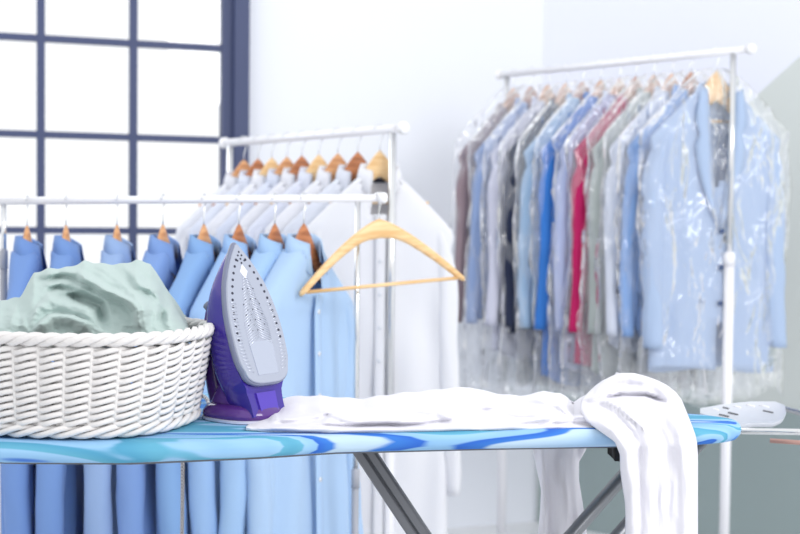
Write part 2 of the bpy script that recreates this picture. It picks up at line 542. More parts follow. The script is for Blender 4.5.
# ---- plastic covers
def plastic_mat():
    m = bpy.data.materials.new('clear_plastic_film'); m.use_nodes = True
    nt = m.node_tree; nt.nodes.remove(nt.nodes['Principled BSDF'])
    tr = nt.nodes.new('ShaderNodeBsdfTransparent'); tr.inputs[0].default_value = (.985, .99, 1, 1)
    gl = nt.nodes.new('ShaderNodeBsdfGlossy'); gl.inputs['Roughness'].default_value = .09; gl.inputs[0].default_value = (1, 1, 1, 1)
    df = nt.nodes.new('ShaderNodeBsdfDiffuse'); df.inputs[0].default_value = (.93, .95, 1, 1)
    fr = nt.nodes.new('ShaderNodeLayerWeight'); fr.inputs[0].default_value = .25
    tc = nt.nodes.new('ShaderNodeTexCoord'); mp = nt.nodes.new('ShaderNodeMapping'); mp.inputs['Scale'].default_value = (9, 9, 3.2)
    no = nt.nodes.new('ShaderNodeTexNoise'); no.inputs['Scale'].default_value = 1.7; no.inputs['Detail'].default_value = 3; no.inputs['Distortion'].default_value = .8
    bu = nt.nodes.new('ShaderNodeBump'); bu.inputs['Strength'].default_value = 1.0; bu.inputs['Distance'].default_value = .038
    L = nt.links.new
    L(tc.outputs['Object'], mp.inputs[0]); L(mp.outputs[0], no.inputs['Vector']); L(no.outputs['Fac'], bu.inputs['Height'])
    L(bu.outputs[0], gl.inputs['Normal']); L(bu.outputs[0], fr.inputs['Normal'])
    ad = nt.nodes.new('ShaderNodeMath'); ad.operation = 'MULTIPLY_ADD'; ad.inputs[1].default_value = 1.0; ad.inputs[2].default_value = .05
    L(fr.outputs['Fresnel'], ad.inputs[0])
    m1 = nt.nodes.new('ShaderNodeMixShader'); m2 = nt.nodes.new('ShaderNodeMixShader'); m1.inputs[0].default_value = .075
    L(tr.outputs[0], m1.inputs[1]); L(df.outputs[0], m1.inputs[2])
    L(ad.outputs[0], m2.inputs[0]); L(m1.outputs[0], m2.inputs[1]); L(gl.outputs[0], m2.inputs[2])
    L(m2.outputs[0], nt.nodes['Material Output'].inputs[0])
    return m
M['plastic'] = plastic_mat()

def plastic_cover(label, loc, rz, seed, hw=.25, L=.95, dep=.03, hook=.05, hdrop=.12):
    m = MB(); rings = []; nz = 46; n = 60
    rnd = random.Random(seed); ph = rnd.random() * 9
    for i in range(nz + 1):
        q = i / nz; tt = L * q ** 1.15
        sh = hdrop + .02
        if tt < sh:
            s = tt / sh; a = .03 + (hw - .03) * s ** .8; d_ = .006 + (dep - .006) * s ** .5
        else:
            a = hw + .01 * sin(tt * 7 + ph); d_ = dep * (1 + .10 * (tt / L))
        ring = []
        for j in range(n):
            th = 2 * pi * j / n
            cx, cy = spow(cos(th), .7), spow(sin(th), .55)
            w = fn(cx * 3 + seed * 7, cy * 3, tt * 9) * .009 + fn(cx * 8, seed * 3 + cy * 8, tt * 4) * .007
            w += abs(fn(cx * 5 - seed, cy * 5, tt * 6 + ph)) * -.008
            ring.append((cx * (a + w * 1.0), cy * d_ + (w * .8 if cy > 0 else -w * .8), -hook - tt + (.02 * sin(5 * th + ph) * q if i == nz else 0)))
        rings.append(ring)
    m.loft(rings, True, False)
    t = m.build('garment_cover', M['plastic'])
    t.location = loc; t.rotation_euler = (0, 0, rz)
    return tag(t, label, 'plastic cover', 'clear plastic covers on the right rack')

# ---- rack 1 : blue shirts seen almost edge on
blues = [srgb(128, 164, 224), srgb(130, 166, 224), srgb(162, 190, 232), srgb(138, 172, 228), srgb(146, 186, 234),
         srgb(168, 203, 244), srgb(176, 210, 246), srgb(190, 218, 248)]
px1 = [27, 66, 117, 163, 204, 239, 275, 304]
rot1 = [98, 97, 93, 83, 77, 73, 69, 63]
places1 = ['leftmost on the low rail', 'second from left on the low rail', 'third from left on the low rail', 'fourth from left on the low rail',
           'fifth from left, left of the iron tip', 'right behind the iron tip', 'just right of the iron tip', 'beside the empty hanger']
tones1 = ['medium blue', 'medium blue', 'pale blue', 'cornflower blue', 'sky blue', 'light blue', 'light blue', 'very pale blue']
for i, (x, r) in enumerate(zip(px1, rot1)):
    p = at(x, 200, D1); p.z = R1A.z + (R1B.z - R1A.z) * (p.x - R1A.x) / (R1B.x - R1A.x)
    rz = radians(r)
    make_hanger('wooden hanger in the %s shirt, %s' % (tones1[i], places1[i]), p, rz, M['wood_dark'] if i in (5, 6, 7) else M['wood'],
                hw=.14, drop=.092, hook=.055, rail_r=.0095, group='wooden hangers on the low rail', th=.008, hh=.03)
    c = cloth_mat('blue_cotton_%d' % i, blues[i])
    t = thing('dress_shirt', '%s shirt hanging sideways, %s' % (tones1[i], places1[i]), 'shirt', p, rz, 'blue shirts on the low rail')
    garment(t, c, seed=20 + i, hw=.215, L=.80, dep=.026, dflare=.5, hook=.055, hdrop=.125, v_open=.12, v_wide=.045, slen=.60, sl_r=.05, buttons=M['button'], folds=1.1)

# the empty hanger
p = at(378, 199, D1); p.z = R1A.z + (R1B.z - R1A.z) * (p.x - R1A.x) / (R1B.x - R1A.x)
make_hanger('empty pale wooden hanger with a trouser bar at the end of the low rail', p, radians(28), M['wood_light'],
            hw=.208, drop=.147, hook=.046, rail_r=.0095, tilt=radians(-4), th=.006, hh=.017, shaped=False)

# ---- rack 2 : white shirts seen from the front
n2 = 9
px2 = [244, 258, 272, 287, 302, 319, 338, 358, 380]
ord2 = ['ninth', 'eighth', 'seventh', 'sixth', 'fifth', 'fourth', 'third', 'second']
D2 = (R2B - R2A)
white2 = [srgb(238, 240, 247), srgb(230, 235, 248), srgb(242, 243, 249), srgb(226, 232, 247), srgb(240, 241, 247),
          srgb(232, 236, 249), srgb(243, 244, 250), srgb(234, 238, 248), srgb(246, 247, 252)]
def along(A, B, xpix):
    lo, hi = 0.0, 1.0
    for _ in range(40):
        mi = (lo + hi) / 2; P = A + (B - A) * mi
        v = RM.transposed() @ (P - Vector((0, 0, CAM_Z)))
        X = 400 + FPX * v.x / -v.z
        if X < xpix: lo = mi
        else: hi = mi
    return A + (B - A) * lo
for i, x in enumerate(px2):
    p = along(R2A, R2B, x)
    rz = radians(8 + (n2 - 1 - i) * .8)
    who = 'the frontmost one on the middle rack' if i == n2 - 1 else '%s from the front of the middle rack' % ord2[i]
    make_hanger('wooden hanger carrying a white shirt, %s' % who, p, rz, [M['wood'], M['wood_dark'], M['wood_light']][i % 3] if i < n2 - 1 else M['wood_light'],
                hw=.155, drop=.118, hook=.056, rail_r=.0135, hump=.070, group='wooden hangers on the middle rack', th=.007, hh=.034)
    c = cloth_mat('white_cotton_%d' % i, white2[i], bump=.15)
    t = thing('dress_shirt', 'long white shirt, %s' % who, 'shirt', p, rz, 'white shirts on the middle rack')
    garment(t, c, seed=50 + i, hw=.22, L=1.12, dep=.026, hook=.072, hdrop=.15, v_open=.13, v_wide=.055, slen=.76, sl_r=.055,
            buttons=M['button'] if i > 6 else None, folds=.75)

# ---- rack 3 : jackets and shirts in plastic
spec3 = [  # pixel, colour, kind, length, name
    (514, srgb(150, 132, 140), 'jacket', .76, 'brownish grey jacket'),
    (531, srgb(150, 172, 214), 'shirt', .78, 'pale denim blue shirt'),
    (548, srgb(214, 216, 234), 'shirt', .90, 'pale lavender shirt'),
    (566, srgb(42, 50, 76), 'jacket', .80, 'dark navy jacket'),
    (583, srgb(166, 196, 226), 'shirt', .74, 'light blue grey shirt'),
    (601, srgb(58, 124, 208), 'shirt', .97, 'bright blue shirt'),
    (620, srgb(176, 188, 224), 'shirt', .93, 'lilac grey shirt'),
    (636, srgb(192, 30, 98), 'jacket', .90, 'magenta jacket'),
    (654, srgb(176, 184, 182), 'shirt', .93, 'grey green shirt'),
    (672, srgb(216, 222, 236), 'shirt', .84, 'white and pale grey shirt'),
    (691, srgb(142, 176, 226), 'shirt', .78, 'sky blue shirt'),
]
ordn = ['leftmost on the right rack', 'second from left on the right rack', 'third from left on the right rack', 'fourth from left on the right rack', 'left of the bright blue shirt',
        'near the middle of the right rack', 'left of the magenta jacket', 'in the middle of the right rack', 'right of the magenta jacket', 'third from right on the right rack',
        'directly behind the light blue jacket']
for i, (x, c_, kind, L_, nm) in enumerate(spec3):
    p = along(R3A, R3B, x)
    rz = radians(13 + .5 * (10 - i))
    make_hanger('wooden hanger of the %s, %s' % (nm, ordn[i]), p, rz, [M['wood'], M['wood_dark'], M['wood']][i % 3],
                hw=.165, drop=.150, hook=.05, rail_r=.0125, hump=.074, group='wooden hangers on the right rack', th=.007, hh=.034)
    c = cloth_mat('garment_cloth_%d' % i, c_, bump=.2, trl=.08)
    t = thing('suit_jacket' if kind == 'jacket' else 'dress_shirt', '%s in clear plastic, %s' % (nm, ordn[i]), kind, p, rz)
    garment(t, c, seed=80 + i, hw=.215, L=L_, dep=.021, hook=.070, hdrop=.165, collar=kind, v_open=.2 if kind == 'jacket' else .12,
            v_wide=.05, slen=min(.6, L_ * .85), sl_r=.05, folds=.55, lbl=(kind == 'jacket'))
    plastic_cover('clear plastic cover over the %s on the right rack' % nm, p, rz, 7 + i, hw=.243, L=1.10 if i < 9 else 1.06, dep=.028, hook=.05, hdrop=.20)

p = along(R3A, R3B, 717)
rz = radians(11)
make_hanger('pale wooden hanger holding the light blue jacket at the near end', p, rz, M['wood_light'], hw=.165, drop=.130, hook=.055, rail_r=.0125,
            th=.009, hh=.045)
c = cloth_mat('light_blue_suiting', srgb(190, 210, 238), bump=.12, trl=.25)
t = thing('suit_jacket', 'light blue suit jacket facing the camera at the near end of the right rack', 'jacket', p, rz)
garment(t, c, seed=5, hw=.222, L=.90, dep=.030, hook=.055, hdrop=.15, collar='jacket', v_open=.44, v_wide=.044, slen=.66, sl_r=.066, folds=.5,
        buttons=M['dark_button'], front_open=.6)
plastic_cover('clear plastic cover over the light blue suit jacket at the near end', p, rz, 33, hw=.25, L=1.04, dep=.044, hook=.05, hdrop=.18)

# ------------------------------------------------------------------ ironing board
ZB = .97
YB = 1.93
def board_half(x):
    keys = [(-.80, .19), (-.74, .235), (-.55, .272), (-.37, .267), (-.20, .218), (-.086, .172), (.146, .128), (.357, .098), (.45, .083), (.498, .062), (.525, .034), (.537, 0)]
    if x <= keys[0][0]: return keys[0][1]
    for (a, b), (c, d) in zip(keys, keys[1:]):
        if a <= x <= c:
            q = (x - a) / (c - a)
            return b + (d - b) * q if x < .445 else math.sqrt(max(0, b * b + (d * d - b * b) * q))
    return 0.0
def board_ring(inset, z):
    xs = [-.80 + 1.22 * i / 46 for i in range(47)] + [.435, .45, .465, .48, .49, .50, .509, .518, .525, .531, .5345]
    top = []; n = len(xs)
    cx = -.1
    for x in xs:
        h = board_half(x)
        top.append((x, h))
    pts = [(x, -h) for x, h in top] + [(.537, 0)] + [(x, h) for x, h in reversed(top)]
    out = []
    N = len(pts)
    for i in range(N):
        a = Vector(pts[i - 1]); b_ = Vector(pts[(i + 1) % N]); t_ = (b_ - a).normalized()
        nx, ny = t_.y, -t_.x
        out.append((pts[i][0] - nx * inset, YB + pts[i][1] - ny * inset, z))
    return out
cover = bpy.data.materials.new('board_cover_print'); cover.use_nodes = True
nt = cover.node_tree; b = nt.nodes['Principled BSDF']; b.inputs['Roughness'].default_value = .8; b.inputs['Specular IOR Level'].default_value = .2
tc = nt.nodes.new('ShaderNodeTexCoord'); mp = nt.nodes.new('ShaderNodeMapping')
mp.inputs['Scale'].default_value = (.8, 4.0, 4.0); mp.inputs['Rotation'].default_value = (0, 0, radians(14))
wv = nt.nodes.new('ShaderNodeTexNoise'); wv.inputs['Scale'].default_value = 2.0; wv.inputs['Detail'].default_value = 0.6; wv.inputs['Distortion'].default_value = 1.1
rp = nt.nodes.new('ShaderNodeValToRGB'); rp.color_ramp.interpolation = 'EASE'
stops = [(0.0, srgb(64, 120, 200)), (.34, srgb(70, 132, 208)), (.36, srgb(132, 176, 218)), (.43, srgb(146, 190, 226)), (.44, srgb(84, 156, 190)), (.485, srgb(98, 168, 196)),
         (.495, srgb(150, 192, 226)), (.545, srgb(140, 184, 222)), (.555, srgb(52, 104, 196)), (.59, srgb(60, 120, 204)), (.60, srgb(186, 210, 230)), (.72, srgb(120, 168, 216))]
e = rp.color_ramp.elements
e[0].position = stops[0][0]; e[0].color = (*stops[0][1], 1); e[1].position = stops[-1][0]; e[1].color = (*stops[-1][1], 1)
for pos, c in stops[1:-1]:
    q = e.new(pos); q.color = (*c, 1)
nt.links.new(tc.outputs['Object'], mp.inputs[0]); nt.links.new(mp.outputs[0], wv.inputs['Vector'])
nt.links.new(wv.outputs['Fac'], rp.inputs[0]); nt.links.new(rp.outputs[0], b.inputs['Base Color'])
M['cover'] = cover

BT = thing('ironing_board', 'ironing board with blue wavy patterned cover under the basket and iron', 'ironing board', (0, YB, 0))
m = MB()
rings = []
for inset, z in ((.02, ZB), (.008, ZB - .0015), (.002, ZB - .006), (0, ZB - .013), (.002, ZB - .021), (.007, ZB - .027), (.02, ZB - .030)):
    rings.append([(x, y - YB, zz) for x, y, zz in board_ring(inset, z)])
m.loft(rings); m.build('padded_cover', M['cover'], BT, autos=50)
m = MB(); m.loft([[(x * .97, y - YB, zz) for x, y, zz in board_ring(.03, z)] for z in (ZB - .034, ZB - .031)])
m.build('underside_tray', M['dark_steel'], BT, smooth=False)
# crossed steel legs
def leg_line(xtop, ytop_pix, x2, y2, Y):
    a = at(xtop, ytop_pix, Y); b2 = at(x2, y2, Y)
    d = (b2 - a) / (b2.z - a.z)
    return a + d * ((ZB - .033) - a.z), a + d * (.0 - a.z)
la, lb = leg_line(370, 457, 421, 534, 1.93)
m = MB()
sx = (lb - la).normalized().cross(Vector((0, 1, 0)))
for dy, r_ in ((-.02, .0155),):
    rings = []
    for P in (la, lb):
        q = P - Vector((0, YB, 0))
        rings.append([q + sx * r_ * a_ + Vector((0, dy + b_, 0)) for a_, b_ in ((-1, -.01), (-.8, -.014), (-.2, -.014), (0, -.010), (.2, -.014), (.8, -.014), (1, -.01), (1, .01), (.8, .014), (-.8, .014), (-1, .01))])
    m.loft(rings)
m.build('leg', M['dark_steel'], BT, smooth=False)
ft = MB(); q = lb - Vector((0, YB, 0)); ft.tube([q + Vector((0, -.2, .012)), q + Vector((0, .2, .012))], .012, 10); ft.build('foot_bar', M['dark_steel'], BT)
ends = []
for (xa, ya, xb, yb, Y) in ((618, 487, 579, 534, 1.86), (632, 512, 612, 534, 1.80)):
    pass
l2a, l2b = leg_line(618, 487, 577, 534, 1.99)
for dx, dy in ((.045, -.06), (0, .02)):
    A_ = l2a + Vector((dx, dy, 0)); B_ = l2b + Vector((dx, dy, 0))
    m = MB(); off = Vector((0, YB, 0))
    m.tube([A_ - off, B_ - off], .0115, 12); m.build('leg', M['grey_steel'], BT)
    ends.append(B_ - off)
ft = MB(); ft.tube([ends[0] + Vector((0, -.12, .012)), ends[1] + Vector((0, .2, .012))], .012, 10); ft.build('foot_bar', M['dark_steel'], BT)
br = MB(); q = at(617, 452, 1.90) - Vector((0, YB, 0)); br.box((q.x, q.y, ZB - .045), (.02, .06, .024), bev=.002); br.build('bracket', M['black_rubber'], BT)

# ------------------------------------------------------------------ iron rest of a second board
IR = thing('ironing_board', 'perforated metal iron rest of another ironing board, beyond the blue board tip', 'ironing board', (1.0, 2.15, 0))
off = Vector((1.0, 2.15, 0))
ZR = .925
M['rest'] = mat('pale_blue_metal', srgb(204, 208, 217), .35, metal=.25)
def rest_pt(x, y): 
    d = ray(x, y); return Vector((0, 0, CAM_Z)) + d * ((ZR - CAM_Z) / d.z)
pts = [rest_pt(*q) for q in ((700, 413), (722, 409), (750, 406), (775, 406), (785, 410), (786, 418), (783, 424), (774, 428), (756, 428), (738, 430), (718, 424), (700, 418))]
cen = sum(pts, Vector()) / len(pts)
rings = []
for k, dz in ((.93, .0), (.97, .003), (1.0, .006), (1.0, .009), (.96, .007), (.9, .0035)):
    rings.append([(cen + (p - cen) * k + Vector((0, 0, dz))) - off for p in pts])
m = MB(); m.loft(rings); m.build('iron_rest_plate', M['rest'], IR, autos=60)
for (x, y) in ((714, 411.5), (724, 410), (736, 409), (750, 408), (764, 408.5), (733, 416), (768, 414), (724, 418)):
    q = rest_pt(x, y) - off; m = MB()
    m.tube([q + Vector((-.005, .012, .004)), q + Vector((.005, -.012, .004))], .0022, 6)
    m.build('vent_slot', M['dark_steel'] if x in (733, 768, 724) else M['white_metal'], IR)
for (a, bq) in (((778, 407), (800, 413)), ((738, 431), (800, 432))):
    A_ = rest_pt(*a); B_ = rest_pt(*bq); d = (B_ - A_).normalized()
    m = MB(); m.tube([A_ - off, A_ + d * .46 - off], .0055, 10); m.build('support_rail', M['chrome'], IR)
m = MB(); m.tube([rest_pt(770, 437) - off - Vector((0, 0, .006)), rest_pt(800, 439) - off - Vector((0, 0, .006)), rest_pt(800, 439) - off - Vector((-.3, 0, .006))], .004, 8)
m.build('support_rail', mat('copper_tube', srgb(176, 140, 132), .35, metal=.4), IR)
m = MB(); rings = []
for k, z in ((.95, .955), (1, .95), (1, .93), (.95, .925)):
    rg = []
    for i in range(40):
        a = 2 * pi * i / 40; rg.append((.55 + .52 * k * spow(cos(a), .5), .0 + .19 * k * spow(sin(a), .5), z))
    rings.append(rg)
m.loft(rings); m.build('padded_cover', mat('plain_cover', srgb(170, 200, 220), .8), IR)
for s in (-1, 1):
    m = MB(); m.tube([(.55 - .35 * s, .04 * s, .925), (.55 + .35 * s, .04 * s, .012)], .012, 10); m.build('leg', M['grey_steel'], IR)
    m = MB(); m.tube([(.55 + .35 * s, -.2, .012), (.55 + .35 * s, .2, .012)], .012, 10); m.build('foot_bar', M['dark_steel'], IR)

# ------------------------------------------------------------------ wicker basket
BC = Vector((-.522, 1.850, ZB))
BK = thing('laundry_basket', 'white wicker basket holding crumpled mint cloth on the ironing board', 'basket', BC, radians(-14))
BA, BB, BH = .232, .168, .143
def bpt(a, z, dr=0.0):
    q = z / BH
    k = .885 + .115 * q ** .8
    cx, cy = spow(cos(a), .72), spow(sin(a), .72)
    x, y = BA * k * cx, BB * k * cy
    # outward direction
    n = Vector((cos(a) / BA, sin(a) / BB, 0)).normalized()
    return Vector((x + n.x * dr, y + n.y * dr, z))
# equal-arc angles
NA = 2000; arc = [0.0]
for i in range(NA):
    arc.append(arc[-1] + (bpt(2 * pi * (i + 1) / NA, BH * .5) - bpt(2 * pi * i / NA, BH * .5)).length)
import bisect
def ang(s):
    s = s % 1.0; k = bisect.bisect_left(arc, s * arc[-1]); k = max(1, min(NA, k))
    a0, a1 = arc[k - 1], arc[k]; return 2 * pi * (k - 1 + (s * arc[-1] - a0) / (a1 - a0)) / NA
NS = 36
m = MB()
rndb = random.Random(3)
nrow = 11; pitch_ = (BH - .034) / nrow; PPG = 6
for r_ in range(nrow):
    z = .020 + pitch_ * (r_ + .5)
    for j in range(2):
        pts = []
        for i in range(NS * PPG):
            s = i / PPG; psi = pi * (s - .5) + j * pi + (pi if r_ % 2 else 0) * 0
            jit = .0008 * fn(s * .7, r_ * 3.3, j * 5.5)
            pts.append(bpt(ang(s / NS), z + .0034 * sin(psi) + jit, .0058 * cos(psi) + .0006 * fn(s, r_, j)))
        m.ringtube(pts, .0028, 6, .0040)
m.build('wicker_weave', M['wicker'], BK)
m = MB()
for i in range(NS):
    a = ang((i) / NS)
    m.tube([bpt(a, .012), bpt(a, .05, .001), bpt(a, .10, .001), bpt(a, BH - .006)], .0030, 6)
m.build('wicker_stakes', M['wicker'], BK)
for nm, zc, rr, ns, amp in (('rim_braid', BH - .003, .0054, 38, .0052), ('foot_braid', .012, .0046, 26, .0060)):
    m = MB()
    for j in range(3):
        pts = []
        for i in range(ns * 6):
            s = i / 6; psi = 2 * pi * s / 2 + j * 2 * pi / 3
            pts.append(bpt(ang(s / ns), zc + amp * sin(psi), amp * cos(psi) + .001))
        m.ringtube(pts, rr, 6)
    m.build(nm, M['wicker'], BK)
m = MB(); m.loft([[bpt(2 * pi * i / 60, z, -.006) for i in range(60)] for z in (.004, .012)]); m.build('basket_base', M['wicker_in'], BK)

# ------------------------------------------------------------------ steam iron
IO = at(246, 419, 1.885); IO.z = ZB
IT = thing('steam_iron', 'purple steam iron standing upright on its heel on the ironing board', 'iron', IO)
yaw = radians(54); lean = radians(19)
n0 = Vector((sin(yaw), -cos(yaw), 0)); Z = Vector((0, 0, 1))
U = Z * cos(lean) - n0 * sin(lean); V = Vector((cos(yaw), sin(yaw), 0)); Wd = -(n0 * cos(lean) + Z * sin(lean))
P0 = n0 * .050 + Z * .061
def ip(u, v, w): return P0 + U * (u * .93) + V * v + Wd * w
def smooth_keys(keys, x):
    if x <= keys[0][0]: return keys[0][1]
    for k in range(len(keys) - 1):
        (a, b_), (c, d) = keys[k], keys[k + 1]
        if x <= c:
            q = (x - a) / (c - a)
            m0 = (d - keys[k - 1][1]) / (c - keys[k - 1][0]) if k > 0 else (d - b_) / (c - a)
            m1 = (keys[k + 2][1] - b_) / (keys[k + 2][0] - a) if k + 2 < len(keys) else (d - b_) / (c - a)
            h = c - a
            return (2 * q**3 - 3 * q**2 + 1) * b_ + (q**3 - 2 * q**2 + q) * h * m0 + (-2 * q**3 + 3 * q**2) * d + (q**3 - q**2) * h * m1
    return keys[-1][1]
SK = [(0.022, .0475), (.035, .0525), (.055, .055), (.085, .0555), (.115, .0535), (.145, .048), (.175, .0385), (.205, .0235), (.225, .0105), (.232, .005)]
def sole_outline(n=44):
    right = []
    # rounded heel edge
    for k in range(7):
        a = radians(90 * k / 6)
        right.append((.022 * (1 - cos(a)), .0135 + .034 * sin(a)))
    for i in range(1, n + 1):
        u = .022 + (.232 - .022) * i / n
        right.append((u, smooth_keys(SK, u)))
    tipc = [(.2345, .0035), (.236, 0)]
    pts = right + tipc
    left = [(u, -v) for u, v in reversed(right + tipc[:1])]
    return pts + left
OUT = sole_outline()
def scaled(k, du=0.0, ins=0.0):
    uc_ = .09
    return [((u - uc_) * k + uc_ + du, v * k) for u, v in OUT]
M['sole'] = mat('brushed_soleplate', srgb(176, 182, 198), .34, metal=.6)
nt = M['sole'].node_tree; b = nt.nodes['Principled BSDF']
M['sole_pattern'] = mat('soleplate_ribs', srgb(204, 209, 222), .3, metal=.5)
M['sole_dark'] = mat('steam_hole_dark', srgb(46, 48, 66), .6)
M['iron_grey'] = mat('iron_skirt_grey', srgb(120, 126, 150), .3)
M['purple'] = mat('deep_purple_plastic', srgb(58, 40, 144), .16, spec=.6)
M['purple2'] = mat('violet_plastic', srgb(84, 46, 128), .14, spec=.6)
M['tank'] = mat('translucent_violet_tank', srgb(98, 62, 150), .08, spec=.6)
m = MB()
m.loft([[ip(u, v, w) for u, v in scaled(k)] for k, w in ((.985, 0.0), (1.0, .0012), (1.0, .005))])
m.build('soleplate', M['sole'], IT, autos=40)
m = MB()
m.loft([[ip(u, v, w) for u, v in scaled(k)] for k, w in ((1.012, .003), (1.03, .0045), (1.035, .009), (1.02, .012), (.99, .013))])
m.build('skirt', M['iron_grey'], IT, autos=50)
# relief on the soleplate: raised diamond, ribbed field
m = MB()
def rib(u0, v0, u1, v1, r=.0008):
    m.tube([ip(u0, v0, -.0001), ip(u1, v1, -.0001)], r, 5)
for k in range(26):
    u = .078 + k * .0044
    hv = max(0, .026 * min(1, (.20 - u) / .085))
    if hv < .003: continue
    rib(u - hv * .55, -hv, u, 0); rib(u - hv * .55, hv, u, 0)
for s in (-1, 1):
    for k in range(20):
        u = .020 + k * .0060
        o_ = smooth_keys(SK, u)
        rib(u, s * (o_ - .017), u + .004, s * (o_ - .006))
m.build('sole_ribs', M['sole_pattern'], IT)
m = MB()
m.loft([[ip(.188 + .013 * cos(a) * k, .0085 * sin(a) * k, w) for a in (0, pi / 2, pi, 3 * pi / 2)] for k, w in ((1, .001), (.95, -.0008))])
M['polish'] = mat('polished_panel', srgb(186, 193, 210), .25, metal=.6)
m.build('diamond_mark', mat('white_mark', srgb(232, 235, 242), .4), IT, smooth=False)
m = MB(); m.loft([[ip(u, v, w) for u, v in ((.014, -.022), (.07, -.026), (.07, .026), (.014, .022))] for w in (.001, -.0006)])
m.build('smooth_panel', M['polish'], IT, smooth=False)
m = MB()
def hole(u, v, r=.0023):
    m.loft([[ip(u + r * cos(2 * pi * k / 10), v + r * sin(2 * pi * k / 10), w) for k in range(10)] for w in (.0005, -.0005)])
for s in (-1, 1):
    for k in range(13):
        u = .074 + k * .0112
        o_ = smooth_keys(SK, u) - .0095 - .002 * (k / 13)
        if o_ > .003: hole(u, s * o_)
for u, v in ((.222, 0), (.216, .004), (.216, -.004), (.210, .0), (.207, .0075), (.207, -.0075), (.203, .0)):
    hole(u, v, .0017)
for a in range(11):
    for c in (-1.5, -.5, .5, 1.5) if a % 2 else (-1, 0, 1):
        u = .088 + a * .0088
        if abs(c) * .0125 < .026 * min(1, (.20 - u) / .085): hole(u, c * .0115, .0011)
m.build('steam_holes', M['sole_dark'], IT, smooth=False)
# body, lofted along u with D shaped sections
HWK = [(-.052, .036), (-.03, .036), (-.005, .040), (.01, .0465), (.04, .0535), (.085, .0545), (.115, .0525), (.145, .047), (.175, .0375), (.205, .023), (.223, .011), (.231, .004)]
HHK = [(-.052, .064), (-.03, .066), (0, .068), (.05, .070), (.1, .068), (.145, .057), (.18, .040), (.21, .019), (.225, .009), (.231, .004)]
rings = []
for i in range(43):
    u = -.05 + (.231 + .05) * i / 42
    hv = smooth_keys(HWK, u); hh = smooth_keys(HHK, u); w0 = .0125 if u > 0 else .0125 + .004 * min(1, -u / .01)
    rg = []
    for k in range(21):
        a = pi * k / 20
        rg.append(ip(u, hv * spow(cos(a), .7), w0 + hh * abs(sin(a)) ** .75))
    rings.append(rg)
m = MB(); m.loft(rings); m.build('body_shell', M['purple'], IT, autos=60)
# rear block under the soleplate with an inset panel
m = MB(); m.loft([[ip(u, v, w) for u, v in ((-.046, -.019), (-.012, -.021), (-.012, .021), (-.046, .019))] for w in (.0175, .0140)])
m.build('rear_panel', mat('violet_panel', srgb(82, 60, 176), .2), IT, smooth=False)
# handle arch
hp = [(.185, .028), (.168, .052), (.140, .078), (.105, .096), (.060, .106), (.015, .108), (-.025, .104), (-.048, .094)]
m = MB(); m.tube([ip(u, 0, w) for u, w in hp], [.009, .012, .014, .0155, .016, .0165, .018, .02], 14, ry=[.013, .016, .0175, .018, .0185, .02, .024, .028])
m.build('handle', M['purple2'], IT)
m = MB(); m.tube([ip(.150, 0, .084), ip(.160, 0, .090)], .008, 12); m.build('spray_button', M['iron_grey'], IT)
m = MB(); m.tube([ip(.118, 0, .044), ip(.118, 0, .060)], [.02, .018], 20); m.build('temperature_dial', M['iron_grey'], IT)
# rear tank between heel and handle
rings = []
for u, hv, w0, w1 in ((-.056, .03, .03, .125), (-.045, .034, .03, .128), (-.02, .033, .035, .122), (0.0, .03, .045, .112), (.02, .024, .05, .095)):
    rings.append([ip(u, hv * spow(cos(a), .6), (w0 + w1) / 2 + (w1 - w0) / 2 * spow(sin(a), .6)) for a in [2 * pi * k / 24 for k in range(24)]])
m = MB(); m.loft(rings); m.build('water_tank', M['tank'], IT, autos=60)
# heel foot resting on the board
def foot_ring(k, z, c):
    return [Vector((c.x, c.y, 0)) + V * (.051 * k * spow(cos(a), .8)) + n0 * (.060 * k * spow(sin(a), .8)) + Z * z for a in [2 * pi * i / 36 for i in range(36)]]
fc = -n0 * .006
m = MB(); m.loft([foot_ring(k, z, fc) for k, z in ((1.0, .0055), (1.04, .008), (1.03, .014), (.94, .021), (.80, .026))]); m.build('heel_cap', M['purple2'], IT, autos=60)
m = MB(); m.loft([foot_ring(k, z, fc) for k, z in ((1.0, 0.0), (1.05, .0015), (1.05, .005), (1.0, .006))]); m.build('heel_pad', mat('pale_heel_pad', srgb(206, 206, 224), .4), IT, autos=60)
# braided cord: over the back edge of the board and down
cp = [ip(-.045, 0, .12), Vector((-.11, .10, .03)), Vector((-.13, .16, .008))]
cx = at(181, 470, 2.20)
back = [cp[0] + IO, cp[0] + IO + Vector((-.03, .05, -.005)), Vector((IO.x - .085, IO.y + .16, ZB + .007)), Vector((cx.x, YB + .262, ZB + .006)), Vector((cx.x, YB + .277, ZB - .006)), Vector((cx.x, YB + .281, ZB - .05)),
        Vector((cx.x + .001, YB + .281, .8)), Vector((cx.x, YB + .281, .5)), Vector((cx.x + .01, YB + .281, .15)), Vector((cx.x + .05, YB + .285, .008)), Vector((cx.x + .3, YB + .3, .006))]
def catmull(P, n=10):
    out = []
    for i in range(len(P) - 1):
        p0 = P[max(0, i - 1)]; p1 = P[i]; p2 = P[i + 1]; p3 = P[min(len(P) - 1, i + 2)]
        for k in range(n):
            t_ = k / n
            out.append(.5 * ((2 * p1) + (p2 - p0) * t_ + (2 * p0 - 5 * p1 + 4 * p2 - p3) * t_ ** 2 + (3 * p1 - p0 - 3 * p2 + p3) * t_ ** 3))
    out.append(P[-1]); return out
cm_ = mat('braided_cord', srgb(176, 172, 176), .8)
nt = cm_.node_tree; b = nt.nodes['Principled BSDF']; tc = nt.nodes.new('ShaderNodeTexCoord'); ck = nt.nodes.new('ShaderNodeTexChecker')
ck.inputs['Scale'].default_value = 320; ck.inputs[1].default_value = (*srgb(214, 212, 212), 1); ck.inputs[2].default_value = (*srgb(110, 106, 114), 1)
